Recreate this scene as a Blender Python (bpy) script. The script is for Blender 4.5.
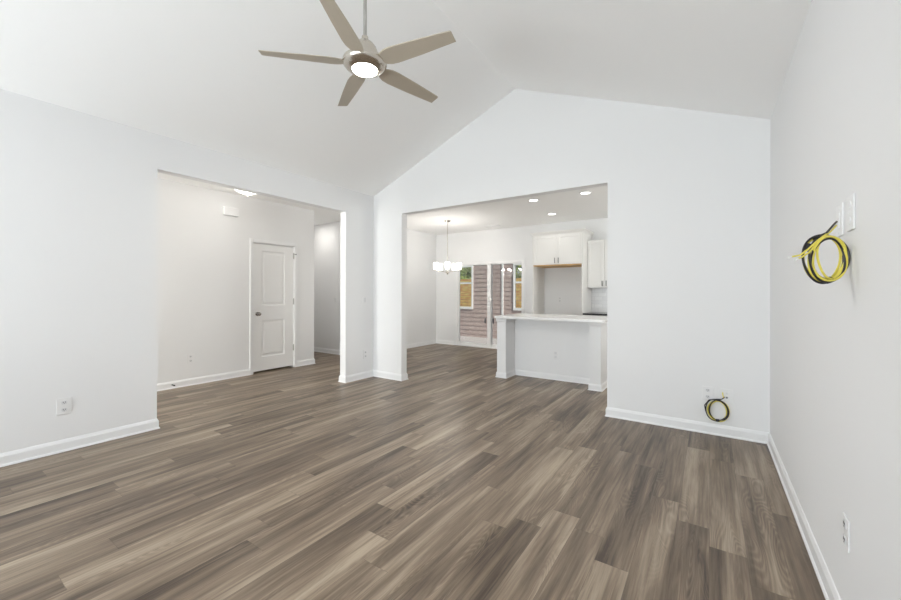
import bpy, bmesh, math, random
from mathutils import Vector, Matrix

scene = bpy.context.scene
for o in list(bpy.data.objects):
    bpy.data.objects.remove(o)
COL = scene.collection
PI = math.pi

# ------------------------------------------------------------------ dimensions (metres)
L, R, D = -4.217, 0.413, 4.152          # left wall, right wall, back wall faces
ZE, ZR, XM = 2.71, 3.652, -1.902        # eave, ridge
T = 0.115                               # wall thickness
Y1, Y2 = 1.4135, 3.6212                 # opening in the left wall
X1, X2 = -3.6546, -0.8724               # opening in the back wall
ZO = 2.39                               # head of both openings
HX = -5.82                              # hallway wall face
FY = 7.785                              # dining / kitchen far wall face
DX = -5.70                              # dining left wall face
CY = 5.20                               # corridor far wall face
YR = -2.3                               # rear wall face (behind the camera)
KX = 1.70                               # kitchen right wall face

# ------------------------------------------------------------------ camera
cam_d = bpy.data.cameras.new('camera')
cam = bpy.data.objects.new('camera', cam_d)
COL.objects.link(cam)
scene.camera = cam
cam_d.sensor_fit = 'HORIZONTAL'
cam_d.sensor_width = 36.0
cam_d.lens = 384.005 / 901.0 * 36.0
cam_d.shift_y = -6.52 / 901.0
cam_d.clip_start = 0.02
cam_d.clip_end = 300
cam.location = (0, 0, 1.25)
cam.rotation_euler = (Matrix.Rotation(0.595, 3, 'Z') @ Matrix.Rotation(PI / 2, 3, 'X')
                      @ Matrix.Rotation(0.0024, 3, 'Z')).to_euler()

# ------------------------------------------------------------------ world, sun, daylight, exposure
world = bpy.data.worlds.new('world')
scene.world = world
world.use_nodes = True
wn = world.node_tree.nodes
wl = world.node_tree.links
bg = wn['Background']
sky = wn.new('ShaderNodeTexSky')
sky.sky_type = 'HOSEK_WILKIE'
sky.turbidity = 4.0
sky.sun_direction = Vector((0.55, -0.5, 0.65)).normalized()
bg.inputs['Strength'].default_value = 0.85
wl.new(sky.outputs['Color'], bg.inputs['Color'])

sun_d = bpy.data.lights.new('sun', 'SUN')
sun_d.energy = 2.2
sun_d.angle = 0.02
sun_d.color = (1.0, 0.95, 0.86)
sun = bpy.data.objects.new('sun', sun_d)
COL.objects.link(sun)
sun.location = (6, 8, 9)
sun.rotation_euler = Vector((0.62, -0.30, 0.72)).to_track_quat('Z', 'Y').to_euler()


def area(name, loc, look, sx, sy, power, color):
    d = bpy.data.lights.new(name, 'AREA')
    d.shape = 'RECTANGLE'
    d.size, d.size_y = sx, sy
    d.energy = power
    d.color = color
    o = bpy.data.objects.new(name, d)
    COL.objects.link(o)
    o.location = loc
    o.rotation_euler = Vector(look).to_track_quat('-Z', 'Y').to_euler()
    return o


# daylight through the windows behind the camera, plus added ceiling, hall and kitchen fills
DAY = (0.88, 0.94, 1.0)
for wx, wk in ((-2.9, 1.3), (-0.75, 0.75)):
    area('sky_daylight', (wx, YR - 0.25, 1.60), (0, 1, 0.0), 1.5, 1.4, 11 * wk, DAY)
    area('ceiling_fill', (wx, YR - 0.30, 1.10), (0, 1, 1.0), 1.5, 1.5, 45 * wk, (0.92, 0.958, 1.0))  # upward fill added to brighten the vaulted ceiling
area('hall_fill', (-5.08, YR - 0.20, 1.5), (0, 1, 0.25), 0.9, 1.7, 74, (1.0, 0.97, 0.93))  # added fill for the hallway, its source is unseen
area('kitchen_fill', (KX + 0.20, 6.3, 1.6), (-1, -0.25, 0.7), 1.5, 1.2, 38, (1.0, 0.98, 0.95))  # added fill for kitchen and dining, from an invented side window

scene.view_settings.view_transform = 'Standard'
scene.view_settings.look = 'None'
scene.view_settings.gamma = 1
scene.view_settings.use_curve_mapping = False
scene.view_settings.exposure = 1.17
scene.cycles.diffuse_bounces = 8
scene.cycles.max_bounces = 14
scene.cycles.transparent_max_bounces = 12


# ------------------------------------------------------------------ materials
def srgb(r, g, b):
    def f(c):
        c /= 255.0
        return c / 12.92 if c <= 0.04045 else ((c + 0.055) / 1.055) ** 2.4
    return (f(r), f(g), f(b), 1)


def mat(name, col, rough=0.5, metal=0.0, spec=0.5, bump=0.0, bscale=200.0, var=0.0, vscale=3.0):
    m = bpy.data.materials.new(name)
    m.use_nodes = True
    nt = m.node_tree
    b = nt.nodes['Principled BSDF']
    b.inputs['Base Color'].default_value = col
    b.inputs['Roughness'].default_value = rough
    b.inputs['Metallic'].default_value = metal
    b.inputs['Specular IOR Level'].default_value = spec
    if bump or var:
        tc = nt.nodes.new('ShaderNodeTexCoord')
    if bump:
        n = nt.nodes.new('ShaderNodeTexNoise')
        n.inputs['Scale'].default_value = bscale
        n.inputs['Detail'].default_value = 3
        nt.links.new(tc.outputs['Object'], n.inputs['Vector'])
        bp = nt.nodes.new('ShaderNodeBump')
        bp.inputs['Strength'].default_value = bump
        bp.inputs['Distance'].default_value = 0.002
        nt.links.new(n.outputs['Fac'], bp.inputs['Height'])
        nt.links.new(bp.outputs['Normal'], b.inputs['Normal'])
    if var:
        n = nt.nodes.new('ShaderNodeTexNoise')
        n.inputs['Scale'].default_value = vscale
        nt.links.new(tc.outputs['Object'], n.inputs['Vector'])
        mx = nt.nodes.new('ShaderNodeMix')
        mx.data_type = 'RGBA'
        mx.inputs['A'].default_value = tuple(c * (1 - var) for c in col[:3]) + (1,)
        mx.inputs['B'].default_value = tuple(min(1, c * (1 + var)) for c in col[:3]) + (1,)
        nt.links.new(n.outputs['Fac'], mx.inputs['Factor'])
        nt.links.new(mx.outputs['Result'], b.inputs['Base Color'])
    return m


def emis(name, col, strength):
    m = bpy.data.materials.new(name)
    m.use_nodes = True
    b = m.node_tree.nodes['Principled BSDF']
    b.inputs['Base Color'].default_value = (0.9, 0.9, 0.9, 1)
    b.inputs['Emission Color'].default_value = col
    b.inputs['Emission Strength'].default_value = strength
    return m


def glass_mat(name, tint=(1, 1, 1, 1), ior=1.5, fac=None):
    m = bpy.data.materials.new(name)
    m.use_nodes = True
    nt = m.node_tree
    for n in list(nt.nodes):
        nt.nodes.remove(n)
    out = nt.nodes.new('ShaderNodeOutputMaterial')
    tr = nt.nodes.new('ShaderNodeBsdfTransparent')
    tr.inputs['Color'].default_value = tint
    gl = nt.nodes.new('ShaderNodeBsdfGlossy')
    gl.inputs['Roughness'].default_value = 0.01
    mx = nt.nodes.new('ShaderNodeMixShader')
    fr = nt.nodes.new('ShaderNodeFresnel')
    fr.inputs['IOR'].default_value = ior
    nt.links.new(fr.outputs['Fac'], mx.inputs['Fac'])
    nt.links.new(tr.outputs['BSDF'], mx.inputs[1])
    nt.links.new(gl.outputs['BSDF'], mx.inputs[2])
    nt.links.new(mx.outputs['Shader'], out.inputs['Surface'])
    return m


M = {}
M['wall'] = mat('wall_paint', (0.82, 0.823, 0.826, 1), 0.75, spec=0.25, bump=0.12, bscale=260)
M['ceiling'] = mat('ceiling_paint', (0.93, 0.93, 0.925, 1), 0.85, spec=0.15, bump=0.12, bscale=200)
M['trim'] = mat('trim_paint', (0.85, 0.855, 0.86, 1), 0.35, spec=0.4)
M['door'] = mat('door_paint', (0.86, 0.86, 0.855, 1), 0.4, spec=0.4)
M['cabinet'] = mat('cabinet_paint', (0.80, 0.795, 0.775, 1), 0.4, spec=0.4)
M['island'] = mat('island_paint', (0.82, 0.825, 0.83, 1), 0.45, spec=0.4)
M['quartz'] = mat('white_quartz', (0.88, 0.88, 0.87, 1), 0.2, spec=0.5)
M['granite'] = mat('dark_worktop', (0.035, 0.035, 0.038, 1), 0.15, spec=0.6, var=0.3, vscale=150)
M['plastic'] = mat('white_plastic', (0.82, 0.82, 0.82, 1), 0.35)
M['socket'] = mat('socket_plastic', (0.72, 0.725, 0.735, 1), 0.35)
M['slot'] = mat('dark_slot', (0.03, 0.03, 0.03, 1), 0.5)
M['nickel'] = mat('satin_nickel', (0.60, 0.56, 0.50, 1), 0.24, metal=1.0)
M['steel_dark'] = mat('dark_steel', (0.20, 0.20, 0.21, 1), 0.35, metal=1.0)
M['rod'] = mat('brushed_rod', (0.42, 0.41, 0.39, 1), 0.4, metal=0.6)
M['knob'] = mat('knob_nickel', (0.36, 0.34, 0.32, 1), 0.22, metal=1.0)
M['blade'] = mat('blade_finish', srgb(182, 172, 156), 0.45, metal=0.15, spec=0.5, var=0.05, vscale=8)
M['rawwood'] = mat('raw_wood_edge', srgb(196, 160, 110), 0.6, var=0.1, vscale=40)
M['black'] = mat('black_cable', (0.018, 0.016, 0.02, 1), 0.35)
M['yellow'] = mat('yellow_cable', srgb(226, 212, 92), 0.4)
M['paleend'] = mat('cable_end', (0.75, 0.76, 0.74, 1), 0.5)
M['tape'] = mat('black_tape', (0.012, 0.012, 0.013, 1), 0.3)
M['glass'] = glass_mat('window_glass', (0.97, 0.985, 0.98, 1))
M['vinyl'] = mat('white_vinyl', (0.87, 0.87, 0.87, 1), 0.35)
M['lamp_fan'] = emis('fan_lamp_glow', (1.0, 0.97, 0.92, 1), 7.0)
M['lamp_can'] = emis('downlight_glow', (1.0, 0.97, 0.93, 1), 1.6)
M['lamp_shade'] = emis('shade_glow', (1.0, 0.975, 0.93, 1), 0.9)
M['lamp_dome'] = emis('dome_glow', (1.0, 0.96, 0.90, 1), 0.8)
M['concrete'] = mat('patio_concrete', srgb(176, 172, 172), 0.8, bump=0.3, bscale=60, var=0.08, vscale=3)
M['grass'] = mat('grass', srgb(98, 112, 62), 0.9, bump=0.8, bscale=40, var=0.3, vscale=6)
M['bark'] = mat('bark', srgb(92, 76, 60), 0.9, bump=0.6, bscale=30)
M['leaf'] = mat('leaves', srgb(150, 162, 78), 0.6, var=0.35, vscale=5)


def siding_mat():
    m = mat('lap_siding', srgb(160, 142, 134), 0.7)
    nt = m.node_tree
    b = nt.nodes['Principled BSDF']
    tc = nt.nodes.new('ShaderNodeTexCoord')
    mp = nt.nodes.new('ShaderNodeMapping')
    mp.inputs['Scale'].default_value = (1.2, 1, 9)
    n = nt.nodes.new('ShaderNodeTexNoise')
    n.inputs['Scale'].default_value = 4
    n.inputs['Detail'].default_value = 5
    nt.links.new(tc.outputs['Object'], mp.inputs['Vector'])
    nt.links.new(mp.outputs['Vector'], n.inputs['Vector'])
    r = nt.nodes.new('ShaderNodeValToRGB')
    r.color_ramp.elements[0].position = 0.3
    r.color_ramp.elements[1].position = 0.7
    r.color_ramp.elements[0].color = srgb(158, 138, 132)
    r.color_ramp.elements[1].color = srgb(196, 180, 176)
    nt.links.new(n.outputs['Fac'], r.inputs['Fac'])
    nt.links.new(r.outputs['Color'], b.inputs['Base Color'])
    return m


M['siding'] = siding_mat()


def fence_mat():
    m = mat('fence_boards', srgb(206, 150, 88), 0.8)
    nt = m.node_tree
    b = nt.nodes['Principled BSDF']
    tc = nt.nodes.new('ShaderNodeTexCoord')
    mp = nt.nodes.new('ShaderNodeMapping')
    mp.inputs['Scale'].default_value = (1.0, 1, 5)
    n = nt.nodes.new('ShaderNodeTexNoise')
    n.inputs['Scale'].default_value = 2.5
    n.inputs['Detail'].default_value = 4
    nt.links.new(tc.outputs['Object'], mp.inputs['Vector'])
    nt.links.new(mp.outputs['Vector'], n.inputs['Vector'])
    r = nt.nodes.new('ShaderNodeValToRGB')
    r.color_ramp.elements[0].position = 0.35
    r.color_ramp.elements[1].position = 0.65
    r.color_ramp.elements[0].color = srgb(212, 138, 84)
    r.color_ramp.elements[1].color = srgb(240, 208, 130)
    nt.links.new(n.outputs['Fac'], r.inputs['Fac'])
    nt.links.new(r.outputs['Color'], b.inputs['Base Color'])
    return m


M['fence'] = fence_mat()


def tile_mat():
    m = mat('white_tile', (0.80, 0.80, 0.80, 1), 0.12)
    nt = m.node_tree
    b = nt.nodes['Principled BSDF']
    tc = nt.nodes.new('ShaderNodeTexCoord')
    mp = nt.nodes.new('ShaderNodeMapping')
    mp.inputs['Rotation'].default_value = (PI / 2, 0, 0)
    br = nt.nodes.new('ShaderNodeTexBrick')
    br.inputs['Color1'].default_value = (0.82, 0.82, 0.82, 1)
    br.inputs['Color2'].default_value = (0.74, 0.74, 0.75, 1)
    br.inputs['Mortar'].default_value = (0.70, 0.70, 0.70, 1)
    br.inputs['Scale'].default_value = 1
    br.inputs['Mortar Size'].default_value = 0.003
    br.inputs['Brick Width'].default_value = 0.15
    br.inputs['Row Height'].default_value = 0.075
    nt.links.new(tc.outputs['Object'], mp.inputs['Vector'])
    nt.links.new(mp.outputs['Vector'], br.inputs['Vector'])
    nt.links.new(br.outputs['Color'], b.inputs['Base Color'])
    return m


M['tile'] = tile_mat()


def floor_mat():
    m = bpy.data.materials.new('oak_vinyl_planks')
    m.use_nodes = True
    nt = m.node_tree
    N, K = nt.nodes, nt.links
    b = N['Principled BSDF']
    tc = N.new('ShaderNodeTexCoord')
    rnd = N.new('ShaderNodeAttribute')
    rnd.attribute_name = 'rnd'
    tone = N.new('ShaderNodeAttribute')
    tone.attribute_name = 'tone'
    sep = N.new('ShaderNodeSeparateXYZ')
    K.new(tc.outputs['Object'], sep.inputs[0])

    def math_(op, a, c=None, d=None):
        n = N.new('ShaderNodeMath')
        n.operation = op
        for i, v in enumerate((a, c, d)):
            if v is None:
                continue
            if isinstance(v, (int, float)):
                n.inputs[i].default_value = v
            else:
                K.new(v, n.inputs[i])
        return n.outputs[0]

    def noise(sx, sy, rz, detail, rough=0.5, dist=0.0):
        c = N.new('ShaderNodeCombineXYZ')
        K.new(math_('MULTIPLY', sep.outputs['X'], sx), c.inputs[0])
        K.new(math_('MULTIPLY', sep.outputs['Y'], sy), c.inputs[1])
        K.new(math_('MULTIPLY', rnd.outputs['Fac'], rz), c.inputs[2])
        n = N.new('ShaderNodeTexNoise')
        n.inputs['Scale'].default_value = 1
        n.inputs['Detail'].default_value = detail
        n.inputs['Roughness'].default_value = rough
        n.inputs['Distortion'].default_value = dist
        K.new(c.outputs[0], n.inputs['Vector'])
        return n.outputs['Fac']

    broad = noise(11, 0.9, 70, 2, 0.5, 0.4)
    streak = noise(38, 1.3, 40, 3, 0.55, 0.2)
    fine = noise(95, 3.5, 20, 4, 0.7)
    field = noise(8, 1.1, 90, 1, 0.4, 0.5)
    rings = math_('POWER', math_('ABSOLUTE', math_('SINE', math_('MULTIPLY', field, 95.0))), 3.0)
    mask = math_('MULTIPLY', math_('SUBTRACT', noise(7, 0.9, 55, 0), 0.47), 5.0)
    maskc = N.new('ShaderNodeClamp')
    K.new(mask, maskc.inputs['Value'])
    ringv = math_('MULTIPLY', math_('MULTIPLY', math_('SUBTRACT', rings, 0.4), 0.20), maskc.outputs[0])
    v = math_('MULTIPLY_ADD', math_('SUBTRACT', broad, 0.5), 1.55, 0.5)
    v = math_('MULTIPLY_ADD', math_('SUBTRACT', streak, 0.5), 0.75, v)
    v = math_('MULTIPLY_ADD', math_('SUBTRACT', fine, 0.5), 0.80, v)
    v = math_('ADD', v, ringv)
    v = math_('ADD', v, math_('MULTIPLY', math_('SUBTRACT', tone.outputs['Fac'], 0.5), 0.58))
    ramp = N.new('ShaderNodeValToRGB')
    e = ramp.color_ramp.elements
    e[0].position = 0.0
    e[0].color = srgb(70, 57, 46)
    e[1].position = 1.0
    e[1].color = srgb(172, 156, 136)
    k = e.new(0.5)
    k.color = srgb(125, 109, 92)
    K.new(v, ramp.inputs['Fac'])
    # thin seams between boards from the board's own width coordinate
    uv = N.new('ShaderNodeUVMap')
    uv.uv_map = 'board'
    su = N.new('ShaderNodeSeparateXYZ')
    K.new(uv.outputs[0], su.inputs[0])
    a = math_('LESS_THAN', su.outputs['X'], 0.0012)
    c = math_('LESS_THAN', su.outputs['Y'], 0.0018)
    seam = math_('MAXIMUM', a, c)
    mx = N.new('ShaderNodeMix')
    mx.data_type = 'RGBA'
    mx.blend_type = 'MULTIPLY'
    K.new(math_('MULTIPLY', seam, 0.6), mx.inputs['Factor'])
    K.new(ramp.outputs['Color'], mx.inputs['A'])
    mx.inputs['B'].default_value = (0.35, 0.33, 0.3, 1)
    K.new(mx.outputs['Result'], b.inputs['Base Color'])
    b.inputs['Roughness'].default_value = 0.37
    b.inputs['Specular IOR Level'].default_value = 0.45
    bp = N.new('ShaderNodeBump')
    bp.inputs['Strength'].default_value = 0.12
    bp.inputs['Distance'].default_value = 0.001
    K.new(fine, bp.inputs['Height'])
    K.new(bp.outputs['Normal'], b.inputs['Normal'])
    return m


M['floor'] = floor_mat()


# ------------------------------------------------------------------ mesh helpers
class MB:
    def __init__(self):
        self.v, self.f, self.s = [], [], []

    def add(self, vs, fs, smooth=False):
        o = len(self.v)
        self.v += [tuple(p) for p in vs]
        self.f += [tuple(i + o for i in f) for f in fs]
        self.s += [smooth] * len(fs)
        return self

    def box(self, x0, y0, z0, x1, y1, z1):
        vs = [(x, y, z) for z in (z0, z1) for y in (y0, y1) for x in (x0, x1)]
        return self.add(vs, [(0, 2, 3, 1), (4, 5, 7, 6), (0, 1, 5, 4), (2, 6, 7, 3), (0, 4, 6, 2), (1, 3, 7, 5)])

    def prism(self, poly, f0, f1):
        """extrude polygon: f0/f1 map (a,b) to a point on each cap"""
        n = len(poly)
        vs = [f0(*p) for p in poly] + [f1(*p) for p in poly]
        fs = [tuple(range(n))[::-1], tuple(range(n, 2 * n))]
        fs += [(i, (i + 1) % n, (i + 1) % n + n, i + n) for i in range(n)]
        return self.add(vs, fs)

    def lathe(self, prof, seg=32, c=(0, 0, 0), smooth=True, cap=True):
        vs, fs = [], []
        for r, z in prof:
            for i in range(seg):
                a = 2 * PI * i / seg
                vs.append((c[0] + r * math.cos(a), c[1] + r * math.sin(a), c[2] + z))
        for k in range(len(prof) - 1):
            for i in range(seg):
                j = (i + 1) % seg
                fs.append((k * seg + i, k * seg + j, (k + 1) * seg + j, (k + 1) * seg + i))
        if cap:
            fs.append(tuple(range(seg))[::-1])
            fs.append(tuple((len(prof) - 1) * seg + i for i in range(seg)))
        return self.add(vs, fs, smooth)

    def tube(self, pts, r, seg=8, closed=False, radii=None):
        pts = [Vector(p) for p in pts]
        n = len(pts)
        vs, fs = [], []
        up = None
        for i in range(n):
            if closed:
                t = (pts[(i + 1) % n] - pts[i - 1]).normalized()
            else:
                t = (pts[min(i + 1, n - 1)] - pts[max(i - 1, 0)]).normalized()
            if up is None:
                up = t.orthogonal().normalized()
            up = (up - t * up.dot(t)).normalized()
            s = t.cross(up)
            rr = radii[i] if radii else r
            for k in range(seg):
                a = 2 * PI * k / seg
                vs.append(pts[i] + (up * math.cos(a) + s * math.sin(a)) * rr)
        for i in range(n if closed else n - 1):
            for k in range(seg):
                a, b_ = i * seg, ((i + 1) % n) * seg
                j = (k + 1) % seg
                fs.append((a + k, a + j, b_ + j, b_ + k))
        if not closed:
            fs.append(tuple(range(seg))[::-1])
            fs.append(tuple((n - 1) * seg + k for k in range(seg)))
        return self.add(vs, fs, True)

    def sweep(self, path, prof, closed=False):
        """mitred moulding: path of (x,y), profile of (offset to the right of travel, z)"""
        n = len(path)
        vs, fs = [], []
        P = [Vector(p) for p in path]
        for i in range(n):
            a = (P[i] - P[i - 1]).normalized() if (closed or i > 0) else None
            c = (P[(i + 1) % n] - P[i]).normalized() if (closed or i < n - 1) else None
            if a is None:
                a = c
            if c is None:
                c = a
            na, nc = Vector((a.y, -a.x)), Vector((c.y, -c.x))
            m = (na + nc)
            m = m / max(1e-6, m.dot(na))
            for o, z in prof:
                q = P[i] + m * o
                vs.append((q.x, q.y, z))
        k = len(prof)
        for i in range(n if closed else n - 1):
            a, b_ = i * k, ((i + 1) % n) * k
            for j in range(k):
                jj = (j + 1) % k
                fs.append((a + j, b_ + j, b_ + jj, a + jj))
        if not closed:
            fs.append(tuple(range(k)))
            fs.append(tuple((n - 1) * k + j for j in range(k))[::-1])
        return self.add(vs, fs)

    def panelled(self, xs, zs, panels, thick, rings):
        """slab, front at y=0 facing -y; cells (i,j) in panels get nested rings [(inset, depth)...]"""
        x0, x1, z0, z1 = xs[0], xs[-1], zs[0], zs[-1]
        for i in range(len(xs) - 1):
            for j in range(len(zs) - 1):
                a, b_, c, d = xs[i], xs[i + 1], zs[j], zs[j + 1]
                loop = [(a, 0, c), (b_, 0, c), (b_, 0, d), (a, 0, d)]
                if (i, j) not in panels:
                    self.add(loop, [(0, 1, 2, 3)])
                    continue
                prev = loop
                for ins, dep in rings:
                    cur = [(a + ins, dep, c + ins), (b_ - ins, dep, c + ins), (b_ - ins, dep, d - ins), (a + ins, dep, d - ins)]
                    self.add(prev + cur, [(k, (k + 1) % 4, (k + 1) % 4 + 4, k + 4) for k in range(4)])
                    prev = cur
                self.add(prev, [(0, 1, 2, 3)])
        t = thick
        self.add([(x0, 0, z0), (x1, 0, z0), (x1, 0, z1), (x0, 0, z1), (x0, t, z0), (x1, t, z0), (x1, t, z1), (x0, t, z1)],
                 [(4, 7, 6, 5), (0, 4, 5, 1), (3, 2, 6, 7), (0, 3, 7, 4), (1, 5, 6, 2)])
        return self

    def build(self, name, m, parent=None, loc=None, rotz=0.0, bevel=0.0, fix=True):
        me = bpy.data.meshes.new(name)
        me.from_pydata(self.v, [], self.f)
        me.update()
        if fix:
            b = bmesh.new()
            b.from_mesh(me)
            bmesh.ops.remove_doubles(b, verts=b.verts, dist=1e-5)
            bmesh.ops.recalc_face_normals(b, faces=b.faces)
            b.to_mesh(me)
            b.free()
        if any(self.s):
            if len(me.polygons) == len(self.s):
                me.polygons.foreach_set('use_smooth', self.s)
            else:
                me.polygons.foreach_set('use_smooth', [True] * len(me.polygons))
            me.set_sharp_from_angle(angle=math.radians(38))
        me.materials.append(m)
        o = bpy.data.objects.new(name, me)
        COL.objects.link(o)
        if parent:
            o.parent = parent
        if loc:
            o.location = loc
        o.rotation_euler.z = rotz
        if bevel:
            bv = o.modifiers.new('bevel', 'BEVEL')
            bv.width = bevel
            bv.segments = 2
            bv.limit_method = 'ANGLE'
        return o


def tag(o, label, cat, group=None, kind=None):
    o['label'] = label
    o['category'] = cat
    if group:
        o['group'] = group
    if kind:
        o['kind'] = kind
    return o


def thing(name, label, cat, loc=(0, 0, 0), rotz=0.0, group=None):
    o = bpy.data.objects.new(name, None)
    o.empty_display_size = 0.05
    COL.objects.link(o)
    o.location = loc
    o.rotation_euler.z = rotz
    return tag(o, label, cat, group)


def struct(o):
    o['kind'] = 'structure'
    return o


def copy_thing(root, label, loc, rotz=None):
    def rec(o, parent):
        c = o.copy()
        COL.objects.link(c)
        c.parent = parent
        for ch in [x for x in list(bpy.data.objects) if x.parent == o]:
            rec(ch, c)
        return c
    r = rec(root, None)
    r.location = loc
    if rotz is not None:
        r.rotation_euler.z = rotz
    r['label'] = label
    return r


# ------------------------------------------------------------------ floor: individual boards in one mesh
def build_floor():
    W = 0.149
    XE = 0.295
    LEN = 1.225
    joints = {0: 2.09, 1: 2.295, 2: 2.465, 3: 3.9, 4: 1.877, 5: 2.07, 8: 1.86, 9: 4.655, 10: 1.267, 11: 1.435,
              12: 1.65, 13: 1.83, 14: 1.033, 15: 2.39, 16: 1.44, 17: 0.434, 18: 0.645, 19: 1.083, 20: 1.264,
              21: 1.43, 23: 0.85, 24: 1.215, 26: 0.455, 27: 1.85, 28: 0.846, 30: 2.218, 32: 1.63, 35: 2.28,
              6: 0.95, 7: 3.2, 22: 2.05, 25: 2.6, 29: 0.3, 31: 3.0, -1: 2.85}
    # (column, y inside the board): tone, 0 dark .. 1 light
    hint = {(5, 1.5): 0.30, (5, 2.6): 0.42, (4, 1.5): 0.75, (4, 2.4): 0.12, (2, 2.0): 0.22, (2, 3.0): 0.6, (1, 1.8): 0.38,
            (1, 2.8): 0.62, (0, 2.6): 0.5, (0, 1.6): 0.3, (-1, 2.4): 0.35, (3, 2.4): 0.45, (11, 2.0): 0.25, (12, 1.2): 0.28,
            (12, 2.2): 0.78, (10, 0.9): 0.3, (10, 1.8): 0.75, (11, 0.9): 0.72, (13, 1.4): 0.65, (14, 1.6): 0.3,
            (15, 1.8): 0.25, (14, 0.7): 0.2, (17, 1.0): 0.6, (17, 2.2): 0.25, (19, 1.6): 0.2, (19, 0.7): 0.6,
            (17, 0.1): 0.1, (16, 0.9): 0.7, (24, 0.9): 0.55, (24, 1.8): 0.2, (23, 0.5): 0.1, (26, 0.1): 0.1,
            (28, 1.5): 0.7, (32, 2.2): 0.3, (30, 2.8): 0.25, (35, 1.8): 0.3, (12, 3.4): 0.2, (9, 4.2): 0.3, (8, 2.4): 0.6,
            (8, 1.2): 0.35, (7, 2.6): 0.65, (6, 1.6): 0.7, (6, 2.8): 0.35, (21, 2.0): 0.45, (3, 3.3): 0.35, (9, 3.0): 0.4}
    rng = random.Random(11)
    me = bpy.data.meshes.new('floor')
    vs, fs, tones, rnds, uvs = [], [], [], [], []
    ya, yb = YR - 0.1, FY + 0.02
    xa, xb = -7.6, KX + 0.05
    n = int(math.floor((XE - xb) / W)) - 1
    while XE - W * n > xa:
        xr, xl = min(xb, XE - W * n), max(xa, XE - W * (n + 1))
        if xr > xl:
            j = joints.get(n, rng.uniform(0, LEN))
            j -= LEN * math.ceil((j - ya) / LEN)
            y = j
            while y < yb:
                a, b_ = max(y, ya), min(y + LEN, yb)
                if b_ > a + 1e-4:
                    t = None
                    for (c, yy), v in hint.items():
                        if c == n and a <= yy < b_:
                            t = v
                    if t is None:
                        t = rng.choice((0.2, 0.35, 0.45, 0.55, 0.6, 0.7))
                    o = len(vs)
                    vs += [(xl, a, 0), (xr, a, 0), (xr, b_, 0), (xl, b_, 0)]
                    fs.append((o, o + 1, o + 2, o + 3))
                    tones.append(t)
                    rnds.append(rng.random())
                    uvs += [(0, a - y), (xr - xl, a - y), (xr - xl, b_ - y), (0, b_ - y)]
                y += LEN
        n += 1
    # underside slab
    o = len(vs)
    vs += [(x, y, z) for z in (-0.15, -0.002) for y in (ya, yb) for x in (xa, xb)]
    extra = [(0, 2, 3, 1), (4, 5, 7, 6), (0, 1, 5, 4), (2, 6, 7, 3), (0, 4, 6, 2), (1, 3, 7, 5)]
    fs += [tuple(i + o for i in f) for f in extra]
    tones += [0.5] * 6
    rnds += [0.5] * 6
    uvs += [(0.05, 0.05)] * 24
    me.from_pydata(vs, [], fs)
    me.update()
    for nm, arr in (('tone', tones), ('rnd', rnds)):
        at = me.attributes.new(nm, 'FLOAT', 'FACE')
        at.data.foreach_set('value', arr)
    uvl = me.uv_layers.new(name='board')
    uvl.data.foreach_set('uv', [c for p in uvs for c in p])
    me.materials.append(M['floor'])
    ob = bpy.data.objects.new('floor', me)
    COL.objects.link(ob)
    struct(ob)


build_floor()


# ------------------------------------------------------------------ walls and ceilings
def wall_y(name, y0, y1, poly, m=None):      # wall in a plane of constant y; poly of (x,z)
    return struct(MB().prism(poly, lambda a, b: (a, y0, b), lambda a, b: (a, y1, b)).build(name, m or M['wall'], fix=True))


def wall_x(name, x0, x1, poly, m=None):      # poly of (y,z)
    return struct(MB().prism(poly, lambda a, b: (x0, a, b), lambda a, b: (x1, a, b)).build(name, m or M['wall'], fix=True))


ZT = ZE + 0.12
# left wall with its cased opening into the hallway
wall_x('wall_left', L - T, L, [(YR, 0), (Y1, 0), (Y1, ZO), (Y2, ZO), (Y2, 0), (D, 0), (D, ZE), (YR, ZE)])
# gable wall with the opening into dining room and kitchen
wall_y('wall_back', D, D + T, [(L - T, 0), (X1, 0), (X1, ZO), (X2, ZO), (X2, 0), (KX, 0), (KX, ZE), (R, ZE), (XM, ZR), (L, ZE), (L - T, ZE)])
wall_x('wall_right', R, R + T, [(YR, 0), (D, 0), (D, ZE), (YR, ZE)])
# rear wall behind the camera: gable with two windows, and the hall's front wall
wy0, wy1 = YR - T, YR
rear = MB()
for a, b_, c, d in ((L, -3.65, 0, ZE), (-3.65, -2.15, 0, 0.8), (-3.65, -2.15, 2.3, ZE), (-2.15, -1.5, 0, ZE),
                    (-1.5, 0.0, 0, 0.8), (-1.5, 0.0, 2.3, ZE), (0.0, R, 0, ZE)):
    rear.box(a, wy0, c, b_, wy1, d)
rear.prism([(L, ZE), (R, ZE), (XM, ZR)], lambda a, b: (a, wy0, b), lambda a, b: (a, wy1, b))
struct(rear.build('wall_rear', M['wall'], fix=False))
hr = MB()
for a, b_, c, d in ((HX, -5.53, 0, ZE), (-5.53, -4.63, 0, 0.6), (-5.53, -4.63, 2.4, ZE), (-4.63, L, 0, ZE)):
    hr.box(a, wy0, c, b_, wy1, d)
struct(hr.build('wall_hall_front', M['wall'], fix=False))
# vaulted ceiling
cp = [(L - T, ZE), (L, ZE), (XM, ZR), (R, ZE), (R + T, ZE), (R + T, ZE + 0.1), (XM, ZR + 0.15), (L - T, ZE + 0.1)]
struct(MB().prism(cp, lambda a, b: (a, YR - T, b), lambda a, b: (a, D, b)).build('ceiling', M['ceiling']))
# flat ceilings of hall and of dining room with kitchen
struct(MB().box(-7.7, YR - T, ZE, L - T, D + T, ZT).build('ceiling', M['ceiling']))
struct(MB().box(-7.7, D + T, ZE, KX + T, FY + T, ZT).build('ceiling', M['ceiling']))
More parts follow.
